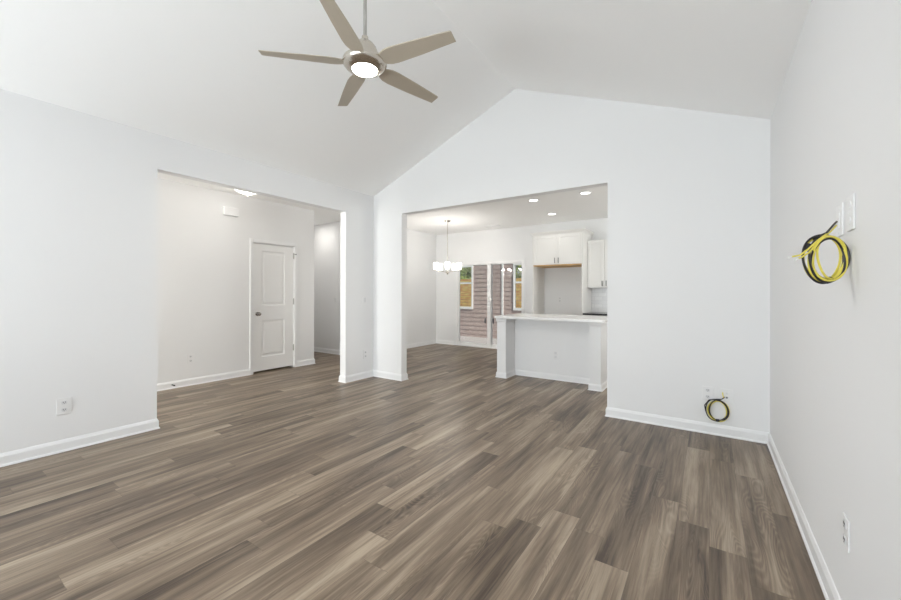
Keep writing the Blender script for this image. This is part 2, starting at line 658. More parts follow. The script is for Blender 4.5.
# hallway wall with the closet door opening
DY0, DY1, DZ = 3.183, 3.893, 2.035
wall_x('wall_hall', HX - T, HX, [(YR, 0), (DY0, 0), (DY0, DZ), (DY1, DZ), (DY1, 0), (4.284, 0), (4.284, ZE), (YR, ZE)])
struct(MB().box(-7.6, 4.284 - T, 0, HX - T, 4.284, ZE).build('wall_corridor_near', M['wall']))
struct(MB().box(-6.75, 2.6, 0, -6.65, 4.284 - T, ZE).box(-6.65, 2.5, 0, HX - T, 2.6, ZE).build('wall_closet', M['wall'], fix=False))
struct(MB().box(-7.6, CY, 0, DX, CY + T, ZE).build('wall_corridor', M['wall']))
struct(MB().box(-7.72, 4.1, 0, -7.6, CY + T, ZE).build('wall_corridor_end', M['wall']))
struct(MB().box(DX - T, CY + T, 0, DX, FY, ZE).build('wall_dining', M['wall']))
SX0, SX1, SZ = -5.105, -3.348, 1.985
wall_y('wall_far', FY, FY + T, [(DX - T, 0), (SX0, 0), (SX0, SZ), (SX1, SZ), (SX1, 0), (KX + T, 0), (KX + T, ZE), (DX - T, ZE)])
kw = MB()
for a, b_, c, d in ((D + T, 5.55, 0, ZE), (5.55, 7.05, 0, 1.0), (5.55, 7.05, 2.2, ZE), (7.05, FY, 0, ZE)):
    kw.box(KX, a, c, KX + T, b_, d)
struct(kw.build('wall_kitchen', M['wall'], fix=False))


# simple framed windows in the unseen walls; hall and kitchen ones added for the fill
def plain_window(name, w, h, loc, rotz):
    f = MB()
    t = 0.05
    f.box(0, 0.02, 0, w, 0.09, t).box(0, 0.02, h - t, w, 0.09, h).box(0, 0.02, t, t, 0.09, h - t).box(w - t, 0.02, t, w, 0.09, h - t)
    f.box(t, 0.035, h / 2 - 0.02, w - t, 0.075, h / 2 + 0.02)
    o = struct(f.build(name, M['vinyl'], loc=loc, rotz=rotz, fix=False))
    MB().box(t, 0.05, t, w - t, 0.056, h - t).build('pane', M['glass'], parent=o)


plain_window('window_1', 1.5, 1.5, (-2.15, YR, 0.8), PI)
plain_window('window_2', 1.5, 1.5, (0.0, YR, 0.8), PI)
plain_window('window_3', 0.9, 1.8, (-4.63, YR, 0.6), PI)
plain_window('window_4', 1.5, 1.2, (KX, 7.05, 1.0), -PI / 2)

# ------------------------------------------------------------------ baseboards
BP = [(0, 0), (0.020, 0), (0.0195, 0.006), (0.016, 0.013), (0.012, 0.015), (0.012, 0.070), (0.0105, 0.074), (0.0075, 0.082), (0.004, 0.091), (0, 0.094)]


def base(name, path, closed=False):
    return struct(MB().sweep(path, BP, closed).build(name, M['trim']))


base('baseboard_left', [(L, YR), (L, Y1), (L - T, Y1), (L - T, YR)])
base('baseboard_pillar', [(L, Y2), (L, D), (X1, D), (X1, D + T), (L - T, D + T), (L - T, Y2)], True)
base('baseboard_back', [(KX, D + T), (X2, D + T), (X2, D), (R, D)])
base('baseboard_right', [(R, D), (R, YR)])
base('baseboard_hall', [(HX, YR), (HX, 3.135)])
base('baseboard_hall_end', [(HX, 3.945), (HX, 4.284), (-7.6, 4.284)])
base('baseboard_corridor', [(-7.6, CY), (DX, CY), (DX, FY), (-5.15, FY)])
base('baseboard_far', [(-3.30, FY), (-2.93, FY)])

# ------------------------------------------------------------------ closet door in the hallway wall
cas = MB()
CP = 0.05
for (a, b_, c, d) in ((DY0 - CP, DY0, 0, DZ + CP), (DY1, DY1 + CP, 0, DZ + CP), (DY0, DY1, DZ, DZ + CP)):
    cas.box(HX, a, c, HX + 0.012, b_, d)
    cas.box(HX, a + (0.0 if b_ - a > 0.1 else 0.004), c, HX + 0.017, b_ - (0.0 if b_ - a > 0.1 else 0.02), d - (0.004 if c > 0 else 0))
for (a, b_, c, d) in ((DY0, DY0 + 0.012, 0, DZ), (DY1 - 0.012, DY1, 0, DZ), (DY0, DY1, DZ - 0.012, DZ)):
    cas.box(HX - T, a, c, HX, b_, d)
struct(cas.build('trim_1', M['trim'], fix=False))

dw = DY1 - DY0 - 0.030
dleaf = MB().panelled([0, 0.128, dw - 0.155, dw], [0, 0.213, 0.788, 1.018, 1.883, 1.988], [(1, 1), (1, 3)], 0.035,
                      [(0.010, 0.009), (0.020, 0.011), (0.034, 0.011), (0.052, 0.003)])
door = struct(dleaf.build('door_1', M['door'], loc=(HX - 0.012, DY0 + 0.015, 0.032), rotz=PI / 2))
kn = MB()
kn.lathe([(0.031, 0.0), (0.031, 0.006), (0.024, 0.010), (0.011, 0.013), (0.010, 0.034), (0.018, 0.040), (0.027, 0.048),
          (0.029, 0.058), (0.026, 0.066), (0.016, 0.071), (0.004, 0.072)], 24)
k = kn.build('door_knob', M['knob'], parent=door, loc=(0.062, 0, 0.893))
k.rotation_euler = (PI / 2, 0, 0)
k['label'] = 'satin nickel round door knob'
for i, hz in enumerate((0.30, 1.075, 1.84)):
    h = MB()
    h.box(dw - 0.004, -0.003, -0.045, dw + 0.012, 0.002, 0.045)
    h.lathe([(0.0065, -0.048), (0.0065, 0.048)], 12, (dw + 0.006, -0.010, 0))
    h.lathe([(0.004, 0.048), (0.007, 0.050), (0.006, 0.056), (0.002, 0.058)], 12, (dw + 0.006, -0.010, 0))
    ho = h.build('hinge', M['rod'], parent=door, loc=(0, 0, hz))
st = MB()
st.tube([(dw + 0.006, -0.012, 0), (dw + 0.014, -0.05, 0.0)], 0.004, 8)
st.tube([(dw + 0.014, -0.048, 0), (dw + 0.016, -0.062, 0.0)], 0.010, 10)
st.tube([(dw + 0.006, -0.012, 0), (dw + 0.048, -0.02, 0.004)], 0.004, 8)
st.build('hinge_stop', M['steel_dark'], parent=door, loc=(0, 0, 1.868))

# ------------------------------------------------------------------ sliding patio door
sd = thing('door_2', 'white framed sliding glass patio door at the far end of the dining room', 'door', (SX0, FY, 0))
sd['kind'] = 'structure'
sw = SX1 - SX0
fr = MB()
fr.box(0, -0.012, 0, 0.05, 0.10, SZ).box(sw - 0.05, -0.012, 0, sw, 0.10, SZ)
fr.box(0.05, -0.012, SZ - 0.045, sw - 0.05, 0.10, SZ).box(0.05, -0.012, 0, sw - 0.05, 0.10, 0.035)
fr.box(0.856, -0.002, 0.035, 0.947, 0.012, SZ - 0.045)
fr.build('frame', M['vinyl'], parent=sd, fix=False)
GX = [(0.050, 0.900), (0.900, sw - 0.050)]
panes = [(0.086, 0.852), (0.951, sw - 0.070)]
for i, ((a, b_), (ga, gb)) in enumerate(zip(GX, panes)):
    y0 = 0.012 if i == 0 else 0.052
    p = MB()
    p.box(a, y0, 0.035, ga, y0 + 0.035, SZ - 0.045).box(gb, y0, 0.035, b_, y0 + 0.035, SZ - 0.045)
    p.box(ga, y0, 0.035, gb, y0 + 0.035, 0.085).box(ga, y0, 1.915, gb, y0 + 0.035, SZ - 0.045)
    po = p.build('door_panel', M['vinyl'], parent=sd, fix=False)
    MB().box(ga, y0 + 0.014, 0.085, gb, y0 + 0.020, 1.915).build('glass_pane', M['glass'], parent=po)
for i, (hx, y0) in enumerate(((0.800, 0.026), (0.985, 0.066))):
    h = MB()
    h.box(hx - 0.014, y0 - 0.012, 0.56, hx + 0.014, y0, 0.68)
    h.tube([(hx, y0 - 0.01, 0.57), (hx, y0 - 0.045, 0.585), (hx, y0 - 0.045, 0.655), (hx, y0 - 0.01, 0.67)], 0.008, 8)
    h.build('handle', M['steel_dark'], parent=sd, fix=False)
struct(MB().box(SX0 - 0.045, FY - 0.012, 0, SX0, FY, SZ + 0.045).box(SX1, FY - 0.012, 0, SX1 + 0.045, FY, SZ + 0.045)
       .box(SX0, FY - 0.012, SZ, SX1, FY, SZ + 0.045).build('trim_2', M['wall'], fix=False))

# ------------------------------------------------------------------ kitchen island
isl = thing('kitchen_island', 'white kitchen island with recessed panel, square end posts and pale quartz top', 'kitchen island', (-1.9, 5.5, 0))
ix, iy = 1.9, -5.5                       # local offset


def loc_box(mb, x0, y0, z0, x1, y1, z1):
    mb.box(x0 + ix, y0 + iy, z0, x1 + ix, y1 + iy, z1)
    return mb


PXL = (-2.645, -2.500)
PXR = (-1.300, -1.160)
IF, IP, IB, IT = 5.155, 5.47, 5.98, 0.885
loc_box(MB(), PXL[0] + 0.005, IP, 0, PXR[1] - 0.005, IB, IT).build('body', M['island'], parent=isl)
for (a, b_) in (PXL, PXR):
    p = MB()
    loc_box(p, a, IF, 0, b_, IP + 0.02, IT)
    o = p.build('post', M['island'], parent=isl)
    c = MB()
    path = [(b_ + ix, IP + iy), (b_ + ix, IF + iy), (a + ix, IF + iy), (a + ix, IP + iy)]
    c.sweep(path[::-1], [(0, IT - 0.055), (0.004, IT - 0.055), (0.010, IT - 0.035), (0.012, IT - 0.03), (0.012, IT), (0, IT)])
    c.build('cap_moulding', M['island'], parent=o)
bpath = [(PXL[0], IB), (PXL[0], IF), (PXL[1], IF), (PXL[1], IP), (PXR[0], IP), (PXR[0], IF), (PXR[1], IF), (PXR[1], IB)]
MB().sweep([(x + ix, y + iy) for x, y in bpath], [(o, z * 0.88) for o, z in BP]).build('baseboard', M['trim'], parent=isl)
loc_box(MB(), -2.665, 5.10, IT, -1.105, 6.03, 0.918).build('countertop', M['quartz'], parent=isl, bevel=0.004)
p = MB()
p.box(-0.038, -0.006, -0.06, 0.038, 0, 0.06)
po = p.build('outlet_plate', M['plastic'], parent=isl, loc=(-1.857 + ix, IP + iy, 0.362), bevel=0.003)
for s in (-1, 1):
    MB().box(-0.017, -0.009, s * 0.027 - 0.017, 0.017, -0.006, s * 0.027 + 0.017).build('socket', M['socket'], parent=po)


# ------------------------------------------------------------------ cabinets
SH = [(0.0, 0.008), (0.006, 0.010)]


def shaker(parent, x0, x1, z0, z1, y, handle_x, handle_z, m=None):
    w, h = x1 - x0, z1 - z0
    s = 0.052
    d = MB().panelled([0, s, w - s, w], [0, s, h - s, h], [(1, 1)], 0.019, SH).build(
        'door', m or M['cabinet'], parent=parent, loc=(x0, y, z0))
    hb = MB()
    hb.tube([(0, 0, 0.0), (0, -0.028, 0.0)], 0.004, 8).tube([(0, 0, 0.076), (0, -0.028, 0.076)], 0.004, 8)
    hb.tube([(0, -0.028, -0.012), (0, -0.028, 0.088)], 0.007, 8)
    hb.build('handle', M['steel_dark'], parent=d, loc=(handle_x - x0, 0, handle_z - z0), fix=False)
    return d


CROWN = [(0, 0), (0.006, 0), (0.010, 0.012), (0.028, 0.036), (0.040, 0.048), (0.044, 0.050), (0.044, 0.060), (0, 0.060)]
fc = thing('fridge_cabinet', 'tall cream cabinet surround with two doors above an empty fridge recess', 'cabinet', (-2.41, FY, 0))
c0 = 2.41
FF = -0.595                               # front of the carcase relative to the wall
for a, b_ in ((-2.905 + c0, -2.885 + c0), (-1.955 + c0, -1.932 + c0)):
    MB().box(a, FF - 0.02, 0, b_, -0.001, 2.385).build('side_panel', M['cabinet'], parent=fc, bevel=0.001)
MB().box(-2.885 + c0, FF, 1.808, -1.955 + c0, -0.001, 2.385).build('body', M['cabinet'], parent=fc)
MB().box(-2.885 + c0, FF - 0.018, 1.785, -1.955 + c0, -0.001, 1.807).build('bottom_panel', M['rawwood'], parent=fc)['label'] = 'raw tan wood underside edge'
shaker(fc, -2.882 + c0, -2.419 + c0, 1.812, 2.375, FF - 0.020, -2.452 + c0, 1.845)
shaker(fc, -2.415 + c0, -1.958 + c0, 1.812, 2.375, FF - 0.020, -2.382 + c0, 1.845)
cr = MB()
cr.sweep([(-2.905 + c0, -0.002), (-2.905 + c0, FF - 0.02), (-1.932 + c0, FF - 0.02), (-1.932 + c0, -0.002)], [(o, z + 2.380) for o, z in CROWN])
cr.build('crown_moulding', M['cabinet'], parent=fc)

uc = thing('wall_cabinet', 'cream wall cabinet with two shaker doors above the tiled backsplash', 'cabinet', (-1.6, FY, 1.365))
u0 = 1.6
MB().box(-1.930 + u0, -0.31, 0, -1.05 + u0, -0.001, 0.89).build('body', M['cabinet'], parent=uc)
shaker(uc, -1.926 + u0, -1.622 + u0, 0.006, 0.884, -0.330, -1.655 + u0, 0.04)
shaker(uc, -1.618 + u0, -1.054 + u0, 0.006, 0.884, -0.330, -1.585 + u0, 0.04)

bc = thing('base_cabinet', 'cream base cabinet under the dark worktop behind the island', 'cabinet', (-1.3, FY, 0))
b0 = 1.3
MB().box(-1.930 + b0, -0.575, 0.10, 1.35 + b0, -0.001, 0.865).box(-1.930 + b0, -0.52, 0, 1.35 + b0, -0.001, 0.10).build('body', M['cabinet'], parent=bc, fix=False)
for i in range(6):
    a = -1.925 + b0 + i * 0.545
    shaker(bc, a, a + 0.535, 0.12, 0.855, -0.595, a + (0.49 if i % 2 == 0 else 0.045), 0.70)
wt = MB().box(-1.930, FY - 0.63, 0.866, 1.38, FY - 0.001, 0.897).build('worktop', M['granite'], bevel=0.003)
tag(wt, 'dark polished worktop running right from the tall fridge surround', 'worktop')
bs = MB().box(-1.930, FY - 0.010, 0.897, 1.38, FY - 0.0005, 1.363).build('trim_backsplash', M['tile'])
struct(bs)


# ------------------------------------------------------------------ wall plates
def outlet(label, loc, rotz, w=0.078, h=0.122, kind='duplex', group=None, name='wall_outlet', cat='outlet', tint='socket'):
    t = thing(name, label, cat, loc, rotz, group)
    p = MB().box(-w / 2, -0.006, -h / 2, w / 2, -0.0002, h / 2).build('cover_plate', M['plastic'], parent=t, bevel=0.003)
    if kind == 'duplex':
        for s in (-1, 1):
            so = MB().prism([(math.cos(a) * 0.0175, max(-0.0135, min(0.0135, math.sin(a) * 0.0175))) for a in [i * PI / 8 for i in range(16)]],
                            lambda a, b: (a, -0.006, b + s * 0.0285), lambda a, b: (a, -0.0085, b + s * 0.0285)).build('socket', M[tint], parent=t)
            if tint == 'plastic':
                continue
            sl = MB().box(-0.0075, -0.0095, s * 0.0285 - 0.002, -0.0045, -0.0085, s * 0.0285 + 0.008)
            sl.box(0.0045, -0.0095, s * 0.0285 - 0.002, 0.0075, -0.0085, s * 0.0285 + 0.007)
            sl.box(-0.002, -0.0095, s * 0.0285 - 0.010, 0.002, -0.0085, s * 0.0285 - 0.006)
            sl.build('slot', M['slot'], parent=so, fix=False)
    elif kind == 'decora':
        MB().box(-0.0165, -0.009, -0.034, 0.0165, -0.006, 0.034).build('receptacle', M[tint], parent=t, bevel=0.002)
    elif kind == 'rocker':
        MB().prism([(-0.034, -0.006), (-0.034, -0.010), (0.034, -0.014), (0.034, -0.006)],
                   lambda a, b: (-0.0165, b, a), lambda a, b: (0.0165, b, a)).build('rocker', M[tint], parent=t, bevel=0.001)
    elif kind == 'coax':
        j = MB().lathe([(0.008, 0), (0.008, 0.004), (0.005, 0.004), (0.005, 0.012), (0.002, 0.012)], 12)
        jo = j.build('coax_jack', M['steel_dark'], parent=t, loc=(0.0, -0.006, -0.012))
        jo.rotation_euler = (PI / 2, 0, 0)
        MB().box(-0.008, -0.008, 0.016, 0.008, -0.006, 0.032).build('data_jack', M['socket'], parent=t)
    elif kind == 'brush':
        MB().box(-0.02, -0.010, -0.03, 0.02, -0.006, 0.03).build('cable_hood', M['plastic'], parent=t, bevel=0.004)
    for s in (-1, 1):
        sc = MB().lathe([(0.003, 0), (0.003, 0.001)], 10).build('screw', M['paleend'], parent=t, loc=(0, -0.006, s * (h / 2 - 0.012) if kind != 'duplex' else 0.0 + s * 0.0001))
        sc.rotation_euler = (PI / 2, 0, 0)
        if kind == 'duplex':
            break
    return t


outlet('white duplex outlet low on the left wall, nearest the left picture edge', (L, 0.800, 0.356), PI / 2, 0.088, 0.130)
outlet('white duplex outlet low on the hallway wall, left of the closet door', (HX, 2.33, 0.362), PI / 2, 0.078, 0.122)
outlet('light switch with grey rocker on the stub wall right of the hallway opening', (L, 3.972, 1.150), PI / 2, 0.090, 0.122, 'rocker', name='light_switch', cat='light switch', tint='socket')
outlet('small white outlet below the switch on the stub wall beside the hallway opening', (L, 3.99, 0.352), PI / 2, 0.080, 0.125)
outlet('left of the two white plates above the small cable coil', (-0.018, D, 0.360), 0, 0.086, 0.122)
outlet('right of the two white plates above the small cable coil, with a dark jack', (0.121, D, 0.355), 0, 0.088, 0.122, 'coax', name='media_plate', cat='wall plate')
outlet('upper white wall plate farther right of the two beside the hanging cable coil', (R, 1.916, 1.538), -PI / 2, 0.086, 0.124, 'duplex', tint='plastic')
outlet('white cable pass-through plate touching the end of the hanging cable coil', (R, 2.052, 1.533), -PI / 2, 0.086, 0.122, 'brush', name='media_plate', cat='wall plate')
outlet('white outlet low on the right wall near the bottom right of the picture', (R, 1.961, 0.387), -PI / 2, 0.074, 0.112, 'duplex')
outlet('small white outlet on the wall inside the empty fridge recess', (-2.556, FY, 1.131), 0, 0.078, 0.122)
outlet('small white switch on the far corridor wall seen past the hallway', (-6.40, CY, 1.12), 0, 0.078, 0.122, 'rocker', name='light_switch', cat='light switch', tint='plastic')

# door chime box high on the hallway wall
ch = thing('door_chime', 'white door chime box high on the hallway wall', 'door chime', (HX, 2.845, 2.435), PI / 2)
MB().box(-0.105, -0.045, -0.06, 0.105, -0.0002, 0.06).build('cover', M['wall'], parent=ch, bevel=0.006)
MB().box(-0.10, -0.047, -0.052, 0.10, -0.044, -0.048).build('trim_line', M['plastic'], parent=ch)

# spring door stop on the hallway baseboard
ds = thing('door_stop', 'small dark spring door stop on the hallway baseboard', 'door stop', (HX + 0.014, 2.115, 0.05), PI / 2)
pts = [(0.006 * math.cos(t), -0.004 - 0.05 * t / (12 * PI), 0.006 * math.sin(t)) for t in [i * PI / 6 for i in range(73)]]
MB().tube(pts, 0.0015, 6).build('spring', M['steel_dark'], parent=ds)
MB().tube([(0, -0.054, 0), (0, -0.068, 0)], 0.009, 10).build('rubber_tip', M['slot'], parent=ds)
MB().tube([(0, 0, 0), (0, -0.006, 0)], 0.010, 10).build('base', M['steel_dark'], parent=ds)

# ------------------------------------------------------------------ ceiling fan
FX, FYY, FZ = XM, 1.790, 2.79
fan = thing('ceiling_fan', 'brushed nickel ceiling fan with five blades and round lit lamp on a long rod', 'ceiling fan', (FX, FYY, ZR - 0.03))
dz = FZ - (ZR - 0.03)
MB().lathe([(0.072, 0.03), (0.072, -0.03), (0.062, -0.06), (0.035, -0.085), (0.016, -0.09)], 32).build('canopy', M['nickel'], parent=fan)
MB().lathe([(0.0115, -0.08), (0.0115, dz + 0.12)], 16).build('downrod', M['rod'], parent=fan)
MB().lathe([(0.014, 0.165), (0.021, 0.162), (0.024, 0.135), (0.040, 0.127), (0.058, 0.112), (0.074, 0.090), (0.084, 0.064),
            (0.088, 0.050), (0.088, 0.020), (0.080, 0.010)], 40, (0, 0, dz)).build('motor_housing', M['nickel'], parent=fan)
MB().lathe([(0.080, 0.012), (0.128, 0.008), (0.141, 0.000), (0.145, -0.012), (0.141, -0.026), (0.128, -0.042), (0.104, -0.056), (0.086, -0.061),
            (0.082, -0.058)], 48, (0, 0, dz)).build('light_bowl', M['nickel'], parent=fan)
MB().lathe([(0.083, -0.056), (0.081, -0.063), (0.070, -0.068), (0.050, -0.073), (0.015, -0.075), (0.003, -0.075)], 40, (0, 0, dz)).build('lamp_lens', M['lamp_fan'], parent=fan)


def blade_mesh():
    prof = [(0.130, -0.026, 0.026), (0.150, -0.046, 0.046), (0.185, -0.060, 0.058), (0.230, -0.064, 0.062), (0.400, -0.057, 0.055),
            (0.640, -0.042, 0.038), (0.648, -0.034, 0.039)]
    pitch = math.radians(13)
    vs = []
    n = len(prof)
    for z in (-0.003, 0.003):
        for r, a, b_ in prof:
            for w in (a, b_):
                rr = r
                vs.append((rr, w * math.cos(pitch) - z * math.sin(pitch), -w * math.sin(pitch) + z * math.cos(pitch)))
    fs = []
    for i in range(n - 1):
        fs.append((2 * i, 2 * i + 1, 2 * i + 3, 2 * i + 2))
        o = 2 * n
        fs.append((o + 2 * i, o + 2 * i + 2, o + 2 * i + 3, o + 2 * i + 1))
        fs.append((2 * i, 2 * i + 2, o + 2 * i + 2, o + 2 * i))
        fs.append((2 * i + 1, o + 2 * i + 1, o + 2 * i + 3, 2 * i + 3))
    o = 2 * n
    fs.append((0, o, o + 1, 1))
    e = 2 * n - 2
    fs.append((e, e + 1, o + e + 1, o + e))
    m = MB()
    m.add(vs, fs)
    return m


bl = None
for i in range(5):
    ang = math.radians(8.7 + 72 * i)
    if bl is None:
        bl = blade_mesh().build('blade', M['blade'], parent=fan, loc=(0, 0, dz - 0.019), bevel=0.0015)
        br = MB().box(0.085, -0.016, 0.006, 0.190, 0.016, 0.011).build('blade_bracket', M['nickel'], parent=bl, bevel=0.002)
        br.location.z = 0.0
        bl.rotation_euler.z = ang
    else:
        c = bl.copy()
        COL.objects.link(c)
        c.rotation_euler.z = ang
        c2 = br.copy()
        COL.objects.link(c2)
        c2.parent = c


def lamp(name, kind, loc, power, color, size=0.1, parent=None):
    d = bpy.data.lights.new(name, kind)
    d.energy = power
    d.color = color
    if kind == 'AREA':
        d.shape = 'DISK'
        d.size = size
    else:
        d.shadow_soft_size = size
    o = bpy.data.objects.new(name, d)
    COL.objects.link(o)
    o.location = loc
    return o


WARM = (1.0, 0.96, 0.90)
lamp('fan_light', 'AREA', (FX, FYY, FZ - 0.078), 8, WARM, 0.17)

# ------------------------------------------------------------------ recessed lights, vent, hall light
def can_light(label, x, y, power=1.6):
    t = thing('recessed_light', label, 'ceiling light', (x, y, ZE), 0, 'recessed kitchen ceiling lights')
    MB().lathe([(0.066, -0.0005), (0.092, -0.0005), (0.094, -0.004), (0.088, -0.008), (0.066, -0.005)], 36, cap=False).build('trim_ring', M['plastic'], parent=t)
    MB().lathe([(0.0675, -0.001), (0.0675, -0.004), (0.03, -0.006), (0.002, -0.006)], 32).build('lens', M['lamp_can'], parent=t)
    lamp('recessed_light_glow', 'AREA', (x, y, ZE - 0.012), power, WARM, 0.13)
    return t


can_light('leftmost of the two nearer round recessed lights in the kitchen ceiling', -2.29, 5.69)
can_light('rightmost round recessed light in the kitchen ceiling', -1.50, 5.69)
can_light('round recessed light nearest the far wall above the cabinets', -2.405, 6.86, 0.7)

cv = thing('ceiling_vent', 'small white air vent in the ceiling above the patio door', 'vent', (-3.90, 7.36, ZE))
MB().box(-0.17, -0.07, -0.008, 0.17, -0.055, 0).box(-0.17, 0.055, -0.008, 0.17, 0.07, 0).box(-0.17, -0.055, -0.008, -0.155, 0.055, 0).box(0.155, -0.055, -0.008, 0.17, 0.055, 0).build('frame', M['plastic'], parent=cv, fix=False)
MB().box(-0.155, -0.055, -0.002, 0.155, 0.055, -0.0005).build('backing', M['steel_dark'], parent=cv)
sl = MB()
for i in range(7):
    y = -0.048 + i * 0.016
    sl.add([(-0.155, y, -0.002), (0.155, y, -0.002), (0.155, y + 0.010, -0.008), (-0.155, y + 0.010, -0.008)], [(0, 1, 2, 3)])
sl.build('louvres', M['plastic'], parent=cv, fix=False)

hl = thing('hall_light', 'white glass flush dome light on the hallway ceiling', 'ceiling light', (-5.08, 2.703, ZE - 0.001))
MB().lathe([(0.10, 0), (0.10, -0.02), (0.06, -0.03), (0.012, -0.03)], 32).build('base', M['nickel'], parent=hl)
MB().lathe([(0.195, -0.040), (0.190, -0.062), (0.162, -0.096), (0.118, -0.126), (0.064, -0.146), (0.014, -0.152), (0.014, -0.146), (0.062, -0.140), (0.114, -0.120),
            (0.157, -0.091), (0.185, -0.060), (0.190, -0.040)], 40, cap=False).build('glass_shade', M['lamp_dome'], parent=hl)
MB().lathe([(0.004, -0.03), (0.004, -0.152), (0.012, -0.154), (0.012, -0.162), (0.006, -0.168), (0.007, -0.176), (0.002, -0.182)], 16).build('finial', M['nickel'], parent=hl)
lamp('hall_light_glow', 'POINT', (-5.08, 2.703, ZE - 0.20), 2.2, WARM, 0.08)
lamp('corridor_fill', 'AREA', (-6.7, 4.74, ZE - 0.02), 2.0, WARM, 0.16)  # added lamp out of view, brightens the corridor wall
cl = thing('added_corridor_light', 'added unseen round ceiling light of the side corridor', 'ceiling light', (-6.7, 4.74, ZE))
MB().lathe([(0.10, 0), (0.10, -0.008), (0.09, -0.012), (0.003, -0.012)], 32).build('lens', M['lamp_can'], parent=cl)

# ------------------------------------------------------------------ chandelier
CX, CYY = -4.36, 6.33
cd = thing('chandelier', 'nickel chandelier with glowing white glass shades over the dining area', 'chandelier', (CX, CYY, ZE))
MB().lathe([(0.062, 0), (0.062, -0.012), (0.045, -0.026), (0.010, -0.032)], 28).build('canopy', M['nickel'], parent=cd)
HUB = 1.675 - ZE
MB().tube([(0, 0, -0.03), (0, 0, HUB + 0.06)], 0.0055, 10).build('stem', M['nickel'], parent=cd)
MB().lathe([(0.006, 0.14), (0.016, 0.12), (0.016, 0.03), (0.030, 0.015), (0.030, -0.010), (0.014, -0.025), (0.010, -0.04), (0.003, -0.048)], 20, (0, 0, HUB)).build('hub', M['nickel'], parent=cd)
RA = 0.245
for i in range(5):
    a = math.radians(-55.4 + 72 * i)
    d = Vector((math.cos(a), math.sin(a), 0))
    pts = []
    for k in range(13):
        t = k / 12
        r = 0.02 + (RA - 0.02) * t
        z = HUB + 0.0 + 0.035 * t + 0.02 * max(0, t - 0.7)
        pts.append((d.x * r, d.y * r, z))
    am = MB().tube(pts, 0.007, 8)
    am.lathe([(0.010, 0.0), (0.028, 0.004), (0.030, 0.014), (0.016, 0.020)], 18, (d.x * RA, d.y * RA, HUB + 0.028))
    ao = am.build('arm', M['nickel'], parent=cd, fix=False)
    MB().lathe([(0.030, 0.046), (0.044, 0.052), (0.048, 0.075), (0.049, 0.185), (0.045, 0.185), (0.044, 0.078), (0.040, 0.056), (0.028, 0.050)], 28,
               (d.x * RA, d.y * RA, HUB), cap=False).build('glass_shade', M['lamp_shade'], parent=ao)
    lamp('chandelier_glow', 'POINT', (CX + d.x * RA, CYY + d.y * RA, ZE + HUB + 0.21), 2.0, WARM, 0.03)


# ------------------------------------------------------------------ cable coils
def coil(name, label, origin, ux, uz, un, R0, R1, loops, seed, tails, tapes, rc=0.0033):
    """origin: centre; ux, uz: in-plane axes; un: normal. tails: list of (material key, pts in (a,b,c))"""
    rng = random.Random(seed)
    t = thing(name, label, 'cable', origin)
    ux, uz, un = Vector(ux).normalized(), Vector(uz).normalized(), Vector(un).normalized()

    def P(a, b_, c):
        return ux * a + uz * b_ + un * c
    for mk, lst in loops.items():
        mb = MB()
        for (ra, rb, da, db, dn, tw) in lst:
            pts = []
            for k in range(64):
                th = 2 * PI * k / 64
                w = 1 + 0.02 * math.sin(3 * th + tw * 5)
                pts.append(P(da + ra * w * math.cos(th), db + rb * w * math.sin(th), dn + 0.004 * math.sin(2 * th + tw)))
            mb.tube(pts, rc, 8, closed=True)
        for mk2, pts, r in tails:
            if mk2 == mk:
                mb.tube([P(*q) for q in pts], r, 8)
        mb.build(('black' if mk == 'black' else 'yellow') + '_cable', M[mk], parent=t, fix=False)
    for mk2, pts, r in tails:
        if mk2 not in loops:
            MB().tube([P(*q) for q in pts], r, 8).build('cable_end', M[mk2], parent=t, fix=False)
    for (th, ra, rb, hw, rad) in tapes:
        pts = [P(ra * math.cos(th + s), rb * math.sin(th + s), 0) for s in (-hw, -hw / 2, 0, hw / 2, hw)]
        MB().tube(pts, rad, 10).build('tape_band', M['tape'], parent=t, fix=False)
    return t


